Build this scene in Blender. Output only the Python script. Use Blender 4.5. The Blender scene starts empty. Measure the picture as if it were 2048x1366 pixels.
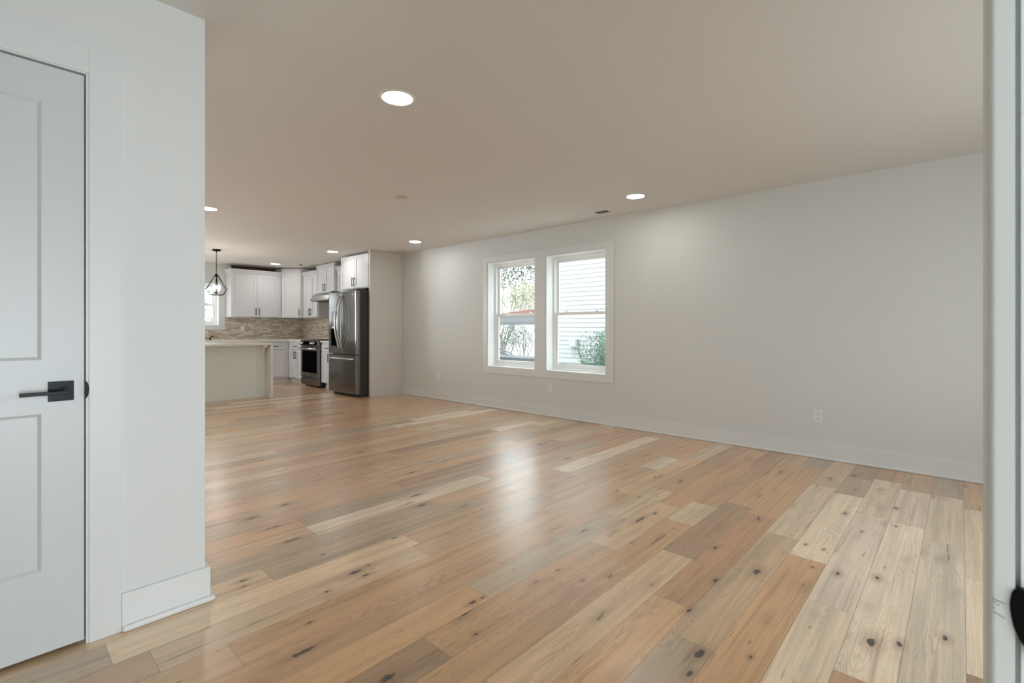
import bpy, bmesh, math, random
from mathutils import Vector, Matrix
random.seed(7)
C = bpy.context.scene.collection
PI = math.pi

# ------------------------------------------------------------------ camera
CAMH = 1.14
cam_d = bpy.data.cameras.new('camera'); cam = bpy.data.objects.new('camera', cam_d); C.objects.link(cam)
cam.location = (0, 0, CAMH)
cam.rotation_euler = (PI/2, 0, -math.radians(47.4))
cam_d.sensor_width = 36; cam_d.lens = 975/2048*36
cam_d.shift_y = (656-683)/2048
cam_d.clip_start = 0.02; cam_d.clip_end = 300
cam_d.dof.use_dof = True; cam_d.dof.focus_distance = 5.5; cam_d.dof.aperture_fstop = 9
bpy.context.scene.camera = cam
# ------------------------------------------------------------------ light, exposure
sc = bpy.context.scene
vs = sc.view_settings
sc.display_settings.display_device = 'sRGB'
vs.view_transform = 'Standard'; vs.look = 'None'; vs.gamma = 1; vs.use_curve_mapping = False
vs.exposure = 0.0
sc.cycles.use_denoising = True
sc.cycles.max_bounces = 14; sc.cycles.diffuse_bounces = 10; sc.cycles.transmission_bounces = 8
sc.cycles.sample_clamp_indirect = 6
world = bpy.data.worlds.new('overcast_sky'); sc.world = world; world.use_nodes = True
bg = world.node_tree.nodes['Background']
bg.inputs[0].default_value = (0.90, 0.96, 1.0, 1); bg.inputs[1].default_value = 4.0

def area(name, loc, rot, sx, sy, power, col):
    l = bpy.data.lights.new(name, 'AREA'); l.shape = 'RECTANGLE'; l.size = sx; l.size_y = sy
    l.energy = power; l.color = col
    o = bpy.data.objects.new(name, l); C.objects.link(o); o.location = loc; o.rotation_euler = rot
    return o
DAY = (0.82, 0.92, 1.0)
# added lamps boosting daylight at the unseen front door, front window and patio opening
area('fill_front_door', (-.05, -3.15, .75), (PI/2, 0, 0), 1.3, 1.4, 75, DAY)
area('fill_front_window', (2.9, -1.5, 1.35), (PI/2, 0, 0), 2.3, 1.4, 14, DAY)
area('fill_patio_opening', (-.3, 11.45, 1.05), (-PI/2, 0, 0), 1.8, 2.0, 180, DAY)
LAMP = (1.0, 0.96, 0.90); LAMP_E = 62

# ------------------------------------------------------------------ materials
def mat(name, col, rough=0.5, metal=0.0, **kw):
    m = bpy.data.materials.new(name); m.use_nodes = True
    b = m.node_tree.nodes['Principled BSDF']
    b.inputs['Base Color'].default_value = (*col, 1); b.inputs['Roughness'].default_value = rough
    b.inputs['Metallic'].default_value = metal
    for k, v in kw.items(): b.inputs[k.replace('_', ' ')].default_value = v
    return m
def nodes(m): return m.node_tree.nodes, m.node_tree.links, m.node_tree.nodes['Principled BSDF']
def noise_bump(m, scale, strength, dist=0.002, stretch=(1, 1, 1), colvar=0.0):
    n, l, b = nodes(m)
    tc = n.new('ShaderNodeTexCoord'); mp = n.new('ShaderNodeMapping'); mp.inputs['Scale'].default_value = stretch
    nz = n.new('ShaderNodeTexNoise'); nz.inputs['Scale'].default_value = scale; nz.inputs['Detail'].default_value = 4
    bp = n.new('ShaderNodeBump'); bp.inputs['Strength'].default_value = strength; bp.inputs['Distance'].default_value = dist
    l.new(tc.outputs['Object'], mp.inputs[0]); l.new(mp.outputs[0], nz.inputs['Vector'])
    l.new(nz.outputs['Fac'], bp.inputs['Height']); l.new(bp.outputs[0], b.inputs['Normal'])
    if colvar:
        base = b.inputs['Base Color'].default_value[:3]
        rp = n.new('ShaderNodeValToRGB')
        rp.color_ramp.elements[0].position = .3; rp.color_ramp.elements[1].position = .7
        rp.color_ramp.elements[0].color = (*[c*(1-colvar) for c in base], 1)
        rp.color_ramp.elements[1].color = (*[min(1, c*(1+colvar)) for c in base], 1)
        l.new(nz.outputs['Fac'], rp.inputs[0]); l.new(rp.outputs[0], b.inputs['Base Color'])
    return m
M = {}
M['wall'] = noise_bump(mat('wall_paint', (.685, .70, .69), .55), 220, .06, .001)
M['ceiling'] = noise_bump(mat('ceiling_paint', (.73, .72, .695), .8), 160, .1, .001)
M['trim'] = noise_bump(mat('trim_paint', (.695, .712, .705), .35), 60, .02, .001)
M['baseboard'] = noise_bump(mat('baseboard_paint', (.735, .755, .75), .35), 60, .02, .001)
M['door'] = noise_bump(mat('door_paint', (.60, .625, .63), .35), 60, .02, .001)
M['vinyl'] = noise_bump(mat('window_vinyl', (.92, .94, .94), .3), 40, .01, .001)
M['cab'] = noise_bump(mat('cabinet_paint', (.68, .69, .72), .35), 60, .02, .001)
M['panel'] = noise_bump(mat('cabinet_side_panel', (.66, .64, .61), .4), 60, .02, .001)
M['island'] = noise_bump(mat('island_paint', (.74, .775, .73), .4), 60, .02, .001)
M['black'] = noise_bump(mat('matte_black_metal', (.003, .003, .0035), .28, 0, Specular_IOR_Level=.12), 90, .03, .001)
M['plastic'] = noise_bump(mat('white_plastic', (.78, .78, .77), .3), 50, .01, .001)
M['slot'] = noise_bump(mat('dark_slot', (.03, .03, .03), .5), 50, .01, .001)
M['steel'] = noise_bump(mat('brushed_steel', (.19, .185, .18), .16, 1.0), 30, .05, .001, (1, 1, 40))
M['steel_bright'] = noise_bump(mat('polished_steel', (.72, .72, .71), .18, 1.0), 30, .03, .001)
M['steel_dark'] = noise_bump(mat('dark_appliance_side', (.03, .028, .026), .45, .2), 90, .08, .001)
M['blackglass'] = noise_bump(mat('black_glass', (.003, .003, .004), .08, Specular_IOR_Level=.0), 5, .01, .001)
M['hoodsteel'] = noise_bump(mat('hood_steel', (.42, .42, .42), .3, 1.0), 30, .04, .001, (1, 40, 1))
M['concrete'] = noise_bump(mat('ground_concrete', (.55, .56, .53), .9), 3, .3, .01, colvar=.12)
M['siding'] = noise_bump(mat('white_siding', (.49, .49, .495), .6), 25, .05, .001)
M['redroof'] = noise_bump(mat('red_roof', (.26, .12, .09), .8), 30, .3, .004, colvar=.15)
M['greywood'] = noise_bump(mat('grey_wood', (.15, .155, .165), .8), 30, .2, .003, colvar=.15)
M['fence'] = noise_bump(mat('white_fence', (.8, .8, .8), .6), 30, .05, .001)
M['acgrey'] = noise_bump(mat('condenser_grey', (.42, .43, .44), .5), 30, .05, .001)
M['bark'] = noise_bump(mat('bark', (.27, .26, .24), .9), 30, .5, .01, colvar=.3)
def leafmat(name, col):
    m = noise_bump(mat(name, col, .6), 3, .05, .001, colvar=.35)
    m.node_tree.nodes['Principled BSDF'].inputs['Subsurface Weight'].default_value = 0
    return m
M['leaf_green'] = leafmat('shrub_leaf', (.165, .255, .18))
M['leaf_pale'] = leafmat('pale_leaf', (.30, .34, .24))
M['leaf_yellow'] = leafmat('yellow_green_leaf', (.36, .35, .22))
M['leaf_dark'] = leafmat('grey_green_leaf', (.11, .125, .10))
# quartz
q = mat('white_quartz', (.78, .77, .74), .18); M['quartz'] = q
n, l, b = nodes(q)
tc = n.new('ShaderNodeTexCoord'); nz = n.new('ShaderNodeTexNoise'); nz.inputs['Scale'].default_value = 2.2; nz.inputs['Detail'].default_value = 8; nz.inputs['Distortion'].default_value = 1.2
rp = n.new('ShaderNodeValToRGB')
for p, c in ((.0, (.76, .75, .71)), (.485, (.77, .755, .72)), (.5, (.69, .66, .60)), (.515, (.77, .755, .72))):
    e = rp.color_ramp.elements.new(p); e.color = (*c, 1)
rp.color_ramp.elements[-1].color = (.77, .76, .73, 1)
l.new(tc.outputs['Object'], nz.inputs['Vector']); l.new(nz.outputs['Fac'], rp.inputs[0]); l.new(rp.outputs[0], b.inputs['Base Color'])
# glass
g = bpy.data.materials.new('window_glass'); g.use_nodes = True; M['glass'] = g
nt = g.node_tree; nt.nodes.clear()
o_ = nt.nodes.new('ShaderNodeOutputMaterial'); mx = nt.nodes.new('ShaderNodeMixShader'); tr = nt.nodes.new('ShaderNodeBsdfTransparent'); gl = nt.nodes.new('ShaderNodeBsdfGlossy')
gl.inputs['Roughness'].default_value = 0.0; tr.inputs[0].default_value = (.96, .985, .975, 1); mx.inputs[0].default_value = 0.018
nt.links.new(tr.outputs[0], mx.inputs[1]); nt.links.new(gl.outputs[0], mx.inputs[2]); nt.links.new(mx.outputs[0], o_.inputs[0])
def emat(name, col, s):
    m = mat(name, col, .4); b = m.node_tree.nodes['Principled BSDF']
    b.inputs['Emission Color'].default_value = (*col, 1); b.inputs['Emission Strength'].default_value = s
    return m
M['lamp'] = emat('lamp_lens', LAMP, LAMP_E)
M['bulb'] = emat('pendant_bulb', (1, .95, .88), 130)
# backsplash mosaic
bs = mat('stone_mosaic', (.5, .45, .4), .4); M['mosaic'] = bs
n, l, b = nodes(bs)
tc = n.new('ShaderNodeTexCoord'); sp = n.new('ShaderNodeSeparateXYZ'); ad = n.new('ShaderNodeMath'); ad.operation = 'SUBTRACT'; cb = n.new('ShaderNodeCombineXYZ')
l.new(tc.outputs['Object'], sp.inputs[0]); l.new(sp.outputs[0], ad.inputs[0]); l.new(sp.outputs[1], ad.inputs[1]); l.new(ad.outputs[0], cb.inputs[0]); l.new(sp.outputs[2], cb.inputs[1])
br = n.new('ShaderNodeTexBrick'); br.inputs['Scale'].default_value = 1; br.inputs['Brick Width'].default_value = .12; br.inputs['Row Height'].default_value = .031
br.inputs['Mortar Size'].default_value = .0026; br.inputs['Mortar Smooth'].default_value = .2; br.offset = .37; br.offset_frequency = 2; br.squash = 1.7; br.squash_frequency = 3
br.inputs['Color1'].default_value = (.80, .74, .64, 1); br.inputs['Color2'].default_value = (.42, .34, .26, 1); br.inputs['Mortar'].default_value = (.20, .155, .12, 1); br.inputs['Bias'].default_value = -.1
l.new(cb.outputs[0], br.inputs['Vector'])
nz = n.new('ShaderNodeTexNoise'); nz.inputs['Scale'].default_value = 22; l.new(cb.outputs[0], nz.inputs['Vector'])
mxc = n.new('ShaderNodeMixRGB'); mxc.blend_type = 'OVERLAY'; mxc.inputs[0].default_value = .5
l.new(br.outputs['Color'], mxc.inputs[1]); l.new(nz.outputs['Fac'], mxc.inputs[2]); l.new(mxc.outputs[0], b.inputs['Base Color'])
bp = n.new('ShaderNodeBump'); bp.inputs['Strength'].default_value = .5; bp.inputs['Distance'].default_value = -.003
l.new(br.outputs['Fac'], bp.inputs['Height']); l.new(bp.outputs[0], b.inputs['Normal'])

# ------------------------------------------------------------------ mesh helpers
def bm_new(): return bmesh.new()
def box(bm, x0, x1, y0, y1, z0, z1, bev=0.0, mi=0):
    r = bmesh.ops.create_cube(bm, size=1)
    vs_ = r['verts']
    for v in vs_:
        v.co = Vector(((x0+x1)/2+v.co.x*(x1-x0), (y0+y1)/2+v.co.y*(y1-y0), (z0+z1)/2+v.co.z*(z1-z0)))
    fs = {f for v in vs_ for f in v.link_faces}
    for f in fs: f.material_index = mi
    if bev > 0:
        es = list({e for v in vs_ for e in v.link_edges})
        bmesh.ops.bevel(bm, geom=es, offset=bev, segments=2, affect='EDGES', profile=.5)
def prism(bm, pts, axis, a0, a1):
    """polygon pts (2D) extruded along axis 'x','y','z' between a0 and a1"""
    def mk(p, a):
        return {'x': (a, p[0], p[1]), 'y': (p[0], a, p[1]), 'z': (p[0], p[1], a)}[axis]
    A = [bm.verts.new(mk(p, a0)) for p in pts]; B = [bm.verts.new(mk(p, a1)) for p in pts]
    n_ = len(pts); fs = [bm.faces.new(A), bm.faces.new(B[::-1])]
    for i in range(n_): fs.append(bm.faces.new((A[i], B[i], B[(i+1) % n_], A[(i+1) % n_])))
    bmesh.ops.recalc_face_normals(bm, faces=fs)
    return fs
def tube(bm, pts, r, seg=10, r2=None, closed=False):
    pts = [Vector(p) for p in pts]; rings = []; N = len(pts)
    up = None
    for i, p in enumerate(pts):
        if closed: t = pts[(i+1) % N]-pts[i-1]
        else: t = pts[min(i+1, N-1)]-pts[max(i-1, 0)]
        t.normalize()
        if up is None:
            up = Vector((0, 0, 1)) if abs(t.z) < .9 else Vector((1, 0, 0))
        a = t.cross(up); a.normalize(); b_ = a.cross(t); b_.normalize(); up = b_
        rr = r if r2 is None else r+(r2-r)*i/(N-1)
        rings.append([bm.verts.new(p+a*math.cos(2*PI*k/seg)*rr+b_*math.sin(2*PI*k/seg)*rr) for k in range(seg)])
    fs = []
    for i in range(N if closed else N-1):
        A, B = rings[i], rings[(i+1) % N]
        for k in range(seg):
            f = bm.faces.new((A[k], A[(k+1) % seg], B[(k+1) % seg], B[k])); f.smooth = True; fs.append(f)
    if not closed: fs += [bm.faces.new(rings[0][::-1]), bm.faces.new(rings[-1])]
    bmesh.ops.recalc_face_normals(bm, faces=fs)
def lathe(bm, prof, c=(0, 0, 0), seg=32, axis='z'):
    rings = []
    for r, h in prof:
        ring = []
        for k in range(seg):
            a = 2*PI*k/seg
            p = (r*math.cos(a), r*math.sin(a), h)
            if axis == 'x': p = (h, r*math.cos(a), r*math.sin(a))
            if axis == 'y': p = (r*math.cos(a), h, r*math.sin(a))
            ring.append(bm.verts.new(Vector(p)+Vector(c)))
        rings.append(ring)
    fs = []
    for A, B in zip(rings, rings[1:]):
        for k in range(seg):
            f = bm.faces.new((A[k], A[(k+1) % seg], B[(k+1) % seg], B[k])); fs.append(f); f.smooth = True
    fs += [bm.faces.new(rings[0][::-1]), bm.faces.new(rings[-1])]
    bmesh.ops.recalc_face_normals(bm, faces=fs)
def obj(name, bm, m, parent=None, loc=None, rz=0):
    me = bpy.data.meshes.new(name); bm.to_mesh(me); bm.free()
    o = bpy.data.objects.new(name, me); C.objects.link(o)
    for mm in (m if isinstance(m, (list, tuple)) else [m]): me.materials.append(mm)
    if parent: o.parent = parent
    if loc: o.location = loc
    if rz: o.rotation_euler = (0, 0, rz)
    return o
def tag(o, label, cat, group=None, kind=None):
    o['label'] = label; o['category'] = cat
    if group: o['group'] = group
    if kind: o['kind'] = kind
    return o
def thing(name, label, cat, loc=(0, 0, 0), rz=0, group=None, kind=None):
    o = bpy.data.objects.new(name, None); C.objects.link(o); o.location = loc; o.rotation_euler = (0, 0, rz)
    o.empty_display_size = .05
    return tag(o, label, cat, group, kind)
def struct(name, bm, m, label, cat):
    o = obj(name, bm, m); tag(o, label, cat, kind='structure'); return o
def copy_tree(o, parent=None):
    c = o.copy(); C.objects.link(c); c.parent = parent
    for ch in [x for x in C.objects if x.parent == o]: copy_tree(ch, c)
    return c
def bx(*a, **k):
    bm = bm_new(); box(bm, *a, **k); return bm

# ------------------------------------------------------------------ dimensions
XR = 4.965      # right wall
YK = 11.03      # kitchen far wall
CL = 2.43       # ceiling
YC = 2.33       # closet wall face
XC = 0.633      # closet wall end
XL = -1.7       # left wall
YF = -1.2       # front wall

# ------------------------------------------------------------------ floor: one mesh of staggered planks
PW = 0.1635; Y0 = -0.015
seeds = {  # row: [(x0, x1, tone)]
 -1: [(-3, 1.2, 'tan'), (1.2, 2.2, 'brown'), (2.2, 3.05, 'pale'), (3.05, 4.2, 'paley'), (4.2, 5.1, 'tan')],
 0: [(-3, .6, 'tan'), (.6, 1.95, 'paler'), (1.95, 3.445, 'paley'), (3.445, 4.4, 'paley'), (4.4, 5.1, 'grey')],
 1: [(-3, .4, 'tan'), (.4, 1.924, 'orange'), (1.924, 3.62, 'pale'), (3.62, 4.4, 'pale'), (4.4, 5.1, 'tan')],
 2: [(-3, .7, 'tan'), (.7, 2.35, 'pale'), (2.35, 3.66, 'pale'), (3.66, 4.56, 'pale'), (4.56, 5.1, 'red')],
 3: [(-3, .9, 'tan'), (.9, 2.757, 'tano'), (2.757, 4.0, 'pale'), (4.0, 4.5, 'grey'), (4.5, 5.1, 'brown')],
 4: [(-3, 0.6, 'tan'), (.6, 1.744, 'grey'), (1.744, 2.97, 'tanl'), (2.97, 4.1, 'palo'), (4.1, 5.1, 'tanl')],
 5: [(-3, .9, 'tan'), (.9, 1.951, 'tano'), (1.951, 3.2, 'red'), (3.2, 4.6, 'tano'), (4.6, 5.1, 'grey')],
 6: [(-3, 1.1, 'tan'), (1.1, 2.371, 'tanl'), (2.371, 3.3, 'brown'), (3.3, 4.5, 'tano'), (4.5, 5.1, 'tan')],
 7: [(-3, .8, 'tan'), (.8, 2.1, 'tano'), (2.1, 2.77, 'tano'), (2.77, 3.16, 'palo'), (3.16, 4.3, 'orange'), (4.3, 5.1, 'red')],
 8: [(-3, 1.1, 'brown'), (1.1, 2.2, 'tano'), (2.2, 3.0, 'tanl'), (3.0, 4.6, 'orange'), (4.6, 5.1, 'tano')],
 9: [(-3, .5, 'tan'), (.5, 1.45, 'tano'), (1.45, 2.6, 'grey'), (2.6, 3.25, 'palo'), (3.25, 5.1, 'orange')],
 10: [(-3, 0.45, 'tan'), (.45, 1.7, 'orange'), (1.7, 3.0, 'tano'), (3.0, 4.2, 'tanl'), (4.2, 5.1, 'palo')],
 11: [(-3, .6, 'tan'), (.6, 2.4, 'tano'), (2.4, 3.68, 'tan'), (3.68, 4.1, 'pale'), (4.1, 5.1, 'tano')],
 12: [(-3, .4, 'tan'), (.4, 1.52, 'tanl'), (1.52, 2.6, 'tan'), (2.6, 5.1, 'tano')],
 13: [(-3, .30, 'grey'), (.30, 1.57, 'palo'), (1.57, 3.1, 'tan'), (3.1, 5.1, 'tan')],
}
tones = {'tan': (.55, .355, .205), 'tanl': (.59, .41, .25), 'tano': (.55, .335, .18), 'orange': (.52, .305, .165), 'red': (.46, .265, .145),
         'brown': (.38, .24, .14), 'grey': (.46, .34, .225), 'pale': (.75, .61, .46), 'paley': (.70, .57, .41), 'paler': (.68, .55, .41), 'palo': (.66, .50, .34)}
pool = ['tan']*5+['tanl']*4+['tano']*4+['orange']*2+['red']*1+['brown']*1+['grey']*2+['palo']*2+['pale']*1
me = bpy.data.meshes.new('floor')
verts, faces, rows = [], [], []
FX0, FX1 = -3.0, 5.1
rowmin = int(math.floor((-1.6-Y0)/PW)); rowmax = int(math.ceil((11.3-Y0)/PW))
rngf = random.Random(11)
for r in range(rowmin, rowmax):
    ya, yb = Y0+r*PW, Y0+(r+1)*PW
    if r in seeds: segs = seeds[r]
    else:
        segs = []; x = FX0-rngf.random()*1.2
        while x < FX1:
            L = rngf.choice((.35, .6, .9, 1.2, 1.5, 1.8))+rngf.random()*.2
            segs.append((x, min(x+L, FX1), rngf.choice(pool))); x += L
    for x0, x1, t in segs:
        lum = 1.17+rngf.uniform(-.08, .08); wm = rngf.uniform(-.03, .03); c = [tones[t][0]*lum*(1+wm), tones[t][1]*lum*(1), tones[t][2]*lum*.97*(1-2*wm)]
        i = len(verts); verts += [(x0, ya, 0), (x1, ya, 0), (x1, yb, 0), (x0, yb, 0)]; faces.append((i, i+1, i+2, i+3))
        rows.append((x1-x0, c, rngf.random()))
me.from_pydata(verts, [], faces)
me.uv_layers.new(name='plank'); me.uv_layers.new(name='plank_info')
me.color_attributes.new('tone', 'FLOAT_COLOR', 'CORNER')
uv, uv2, ca = me.uv_layers['plank'], me.uv_layers['plank_info'], me.color_attributes['tone']
for fi, (L, c, rn) in enumerate(rows):
    for k, (a, b_) in enumerate(((0, 0), (L, 0), (L, PW), (0, PW))):
        li = fi*4+k
        uv.data[li].uv = (a, b_); uv2.data[li].uv = (L, rn); ca.data[li].color = (*c, 1)
fm = mat('oak_planks', (.5, .35, .2), .36, Specular_IOR_Level=.8, Coat_Weight=.7, Coat_Roughness=.27); M['floor'] = fm
n, l, b = nodes(fm)
def N_(t, **kw):
    x = n.new(t)
    for k, v in kw.items(): setattr(x, k, v)
    return x
def math_(op, a, b2=None, c3=None, clamp=False):
    x = n.new('ShaderNodeMath'); x.operation = op; x.use_clamp = clamp
    for i, v in enumerate((a, b2, c3)):
        if v is None: continue
        if isinstance(v, (int, float)): x.inputs[i].default_value = v
        else: l.new(v, x.inputs[i])
    return x.outputs[0]
def smooth(v, lo, hi, a=0., b2=1.):
    x = n.new('ShaderNodeMapRange'); x.interpolation_type = 'SMOOTHSTEP'; l.new(v, x.inputs[0])
    for i, q_ in enumerate((lo, hi, a, b2)): x.inputs[i+1].default_value = q_
    return x.outputs[0]
u1 = N_('ShaderNodeUVMap', uv_map='plank'); u2 = N_('ShaderNodeUVMap', uv_map='plank_info'); at = N_('ShaderNodeAttribute', attribute_name='tone')
s1 = N_('ShaderNodeSeparateXYZ'); s2 = N_('ShaderNodeSeparateXYZ'); l.new(u1.outputs[0], s1.inputs[0]); l.new(u2.outputs[0], s2.inputs[0])
U, V, L_, RN = s1.outputs[0], s1.outputs[1], s2.outputs[0], s2.outputs[1]
off = math_('MULTIPLY', RN, 173.0)
def vec(x, y, z=None):
    cmb = N_('ShaderNodeCombineXYZ')
    for i, v in enumerate((x, y, z)):
        if v is None: continue
        if isinstance(v, (int, float)): cmb.inputs[i].default_value = v
        else: l.new(v, cmb.inputs[i])
    return cmb.outputs[0]
def noise(vc, scale, detail=3, rough=.5):
    x = N_('ShaderNodeTexNoise'); l.new(vc, x.inputs['Vector']); x.inputs['Scale'].default_value = scale; x.inputs['Detail'].default_value = detail; x.inputs['Roughness'].default_value = rough
    return x.outputs['Fac']
# knots: voronoi cells (elongated along the plank)
vk = N_('ShaderNodeTexVoronoi'); vk.feature = 'F1'
wob = noise(vec(U, V, off), 14, 2)
wobv = math_('MULTIPLY', math_('SUBTRACT', wob, .5), .5)
l.new(vec(math_('ADD', math_('MULTIPLY', U, 3.0), wobv), math_('ADD', math_('MULTIPLY', V, 10.0), wobv), off), vk.inputs['Vector'])
vk.inputs['Scale'].default_value = 1; vk.inputs['Randomness'].default_value = .95
vk.voronoi_dimensions = '3D'
kd = vk.outputs['Distance']
sk = N_('ShaderNodeSeparateColor'); l.new(vk.outputs['Color'], sk.inputs[0])
kexist = smooth(sk.outputs[0], .42, .46)
ksize = math_('MULTIPLY', math_('POWER', sk.outputs[1], 2.0), .07)
kcore = math_('MULTIPLY', math_('SUBTRACT', 1.0, smooth(math_('SUBTRACT', kd, ksize), .012, .06)), kexist)
khalo = math_('MULTIPLY', math_('SUBTRACT', 1.0, smooth(math_('SUBTRACT', kd, ksize), .03, .36)), kexist)
# grain field
fld = noise(vec(math_('MULTIPLY', U, .42), math_('MULTIPLY', V, 5.0), off), 1.0, 2, .4)
fld2 = math_('ADD', math_('ADD', fld, math_('MULTIPLY', khalo, .16)), math_('MULTIPLY', noise(vec(math_('MULTIPLY', U, 2.0), math_('MULTIPLY', V, 16.0), off), 1.5, 3), .05))
ring = math_('SINE', math_('MULTIPLY', fld2, 520.0))
ring = smooth(ring, .1, 1.0)
fine = noise(vec(math_('MULTIPLY', U, 1.8), math_('MULTIPLY', V, 210.0), off), 1.0, 4, .65)
streak = noise(vec(math_('MULTIPLY', U, .8), math_('MULTIPLY', V, 22.0), off), 1.0, 3, .55)
blot = noise(vec(math_('MULTIPLY', U, 1.2), math_('MULTIPLY', V, 6.0), off), 1.3, 3, .5)
shade = math_('SUBTRACT', 1.0, math_('MULTIPLY', math_('MULTIPLY', ring, .19), smooth(noise(vec(U, math_('MULTIPLY', V, 5.0), math_('ADD', off, 19.0)), 2.2, 2), .35, .65, .2, 1.0)))
shade = math_('MULTIPLY', shade, math_('ADD', .70, math_('MULTIPLY', fine, .60)))
shade = math_('MULTIPLY', shade, math_('ADD', .54, math_('MULTIPLY', streak, .92)))
shade = math_('MULTIPLY', shade, math_('ADD', .78, math_('MULTIPLY', blot, .44)))
mul = N_('ShaderNodeVectorMath'); mul.operation = 'SCALE'; l.new(at.outputs['Color'], mul.inputs[0]); l.new(shade, mul.inputs['Scale'])
def mix(fac, a, col, mode='MIX'):
    x = N_('ShaderNodeMixRGB'); x.blend_type = mode; l.new(fac, x.inputs[0]); l.new(a, x.inputs[1]); x.inputs[2].default_value = (*col, 1); return x.outputs[0]
colr = mix(smooth(streak, .56, .74, 0, .5), mul.outputs[0], (.30, .15, .07))
colr = mix(math_('MULTIPLY', khalo, .42), colr, (.30, .17, .09))
# mineral streaks / cracks
crk = noise(vec(math_('MULTIPLY', U, 1.6), math_('MULTIPLY', V, 30.0), math_('ADD', off, 31.0)), 1.0, 3, .6)
crm = math_('MULTIPLY', smooth(crk, .655, .70, 0, 1), smooth(noise(vec(U, math_('MULTIPLY', V, 5.0), math_('ADD', off, 7.0)), 1.6, 1), .5, .6))
colr = mix(math_('MULTIPLY', crm, .7), colr, (.10, .055, .03))
colr = mix(kcore, colr, (.030, .020, .017))
# pin knots
vp = N_('ShaderNodeTexVoronoi'); l.new(vec(math_('ADD', math_('MULTIPLY', U, 7.0), wobv), math_('ADD', math_('MULTIPLY', V, 26.0), wobv), math_('ADD', off, 3.3)), vp.inputs['Vector']); vp.inputs['Scale'].default_value = 1
sp_ = N_('ShaderNodeSeparateColor'); l.new(vp.outputs['Color'], sp_.inputs[0])
pin = math_('MULTIPLY', math_('SUBTRACT', 1.0, smooth(vp.outputs['Distance'], .03, .13)), smooth(sp_.outputs[0], .84, .87))
colr = mix(math_('MULTIPLY', pin, .75), colr, (.07, .04, .025))
KNOTS = [(3.658, 2.058, 0.01, 0.005), (3.468, 1.71, 0.01, 0.005), (3.007, 1.766, 0.01, 0.005), (2.998, 1.596, 0.01, 0.005), (2.655, 1.402, 0.05, 0.01), (2.8, 1.383, 0.018, 0.008), (2.575, 0.935, 0.018, 0.008), (2.456, 0.7, 0.03, 0.013), (2.679, 0.518, 0.01, 0.005), (2.241, 0.814, 0.018, 0.008), (1.93, 0.806, 0.018, 0.008), (1.699, 0.673, 0.03, 0.013), (1.581, 0.658, 0.018, 0.008), (3.593, 0.521, 0.018, 0.008), (3.336, 0.407, 0.01, 0.005), (3.914, 0.299, 0.018, 0.008), (2.688, 0.419, 0.018, 0.008), (2.764, 0.279, 0.018, 0.008), (2.184, 0.236, 0.03, 0.013), (2.239, 0.161, 0.018, 0.008), (2.396, 0.041, 0.018, 0.008), (4.565, 0.6, 0.018, 0.008), (4.029, 0.639, 0.01, 0.005), (2.938, 0.6, 0.01, 0.005), (2.932, 0.517, 0.01, 0.005), (3.557, 0.272, 0.01, 0.005), (1.802, 0.535, 0.01, 0.005), (1.917, 2.549, 0.03, 0.013), (1.432, 1.488, 0.01, 0.005), (1.381, 1.491, 0.018, 0.008), (1.178, 2.079, 0.03, 0.013), (1.201, 2.019, 0.018, 0.008), (0.801, 2.381, 0.018, 0.008), (0.783, 2.327, 0.01, 0.005), (0.764, 1.702, 0.045, 0.01), (1.245, 1.329, 0.01, 0.005), (0.858, 1.853, 0.01, 0.005), (1.095, 3.13, 0.03, 0.013), (1.322, 3.207, 0.03, 0.013), (1.129, 2.642, 0.05, 0.01), (1.162, 2.357, 0.01, 0.005), (1.009, 2.017, 0.01, 0.005), (1.836, 1.393, 0.01, 0.005), (1.838, 1.255, 0.01, 0.005), (2.348, 4.057, 0.03, 0.013), (3.698, 3.015, 0.03, 0.013), (4.371, 3.407, 0.03, 0.013), (0.891, 1.373, 0.03, 0.013), (1.131, 2.89, 0.05, 0.01), (2.292, 3.186, 0.05, 0.01), (2.008, 2.73, 0.05, 0.01)]
tcf = N_('ShaderNodeTexCoord'); cur = None
wn = N_('ShaderNodeTexNoise'); wn.inputs['Scale'].default_value = 55; wn.inputs['Detail'].default_value = 3; l.new(tcf.outputs['Object'], wn.inputs['Vector'])
for kx, ky, ra, rb in KNOTS:
    v1 = N_('ShaderNodeVectorMath'); v1.operation = 'SUBTRACT'; l.new(tcf.outputs['Object'], v1.inputs[0]); v1.inputs[1].default_value = (kx, ky, 0)
    v2 = N_('ShaderNodeVectorMath'); v2.operation = 'MULTIPLY'; l.new(v1.outputs[0], v2.inputs[0]); v2.inputs[1].default_value = (1/ra, 1/rb, 0)
    v3 = N_('ShaderNodeVectorMath'); v3.operation = 'LENGTH'; l.new(v2.outputs[0], v3.inputs[0])
    cur = v3.outputs['Value'] if cur is None else math_('MINIMUM', cur, v3.outputs['Value'])
kk = math_('ADD', cur, math_('MULTIPLY', math_('SUBTRACT', wn.outputs['Fac'], .5), 1.8))
colr = mix(smooth(cur, 1.0, 4.5, .40, 0), colr, (.26, .13, .06))
colr = mix(smooth(kk, .65, 1.25, .95, 0), colr, (.022, .016, .015))
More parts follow.
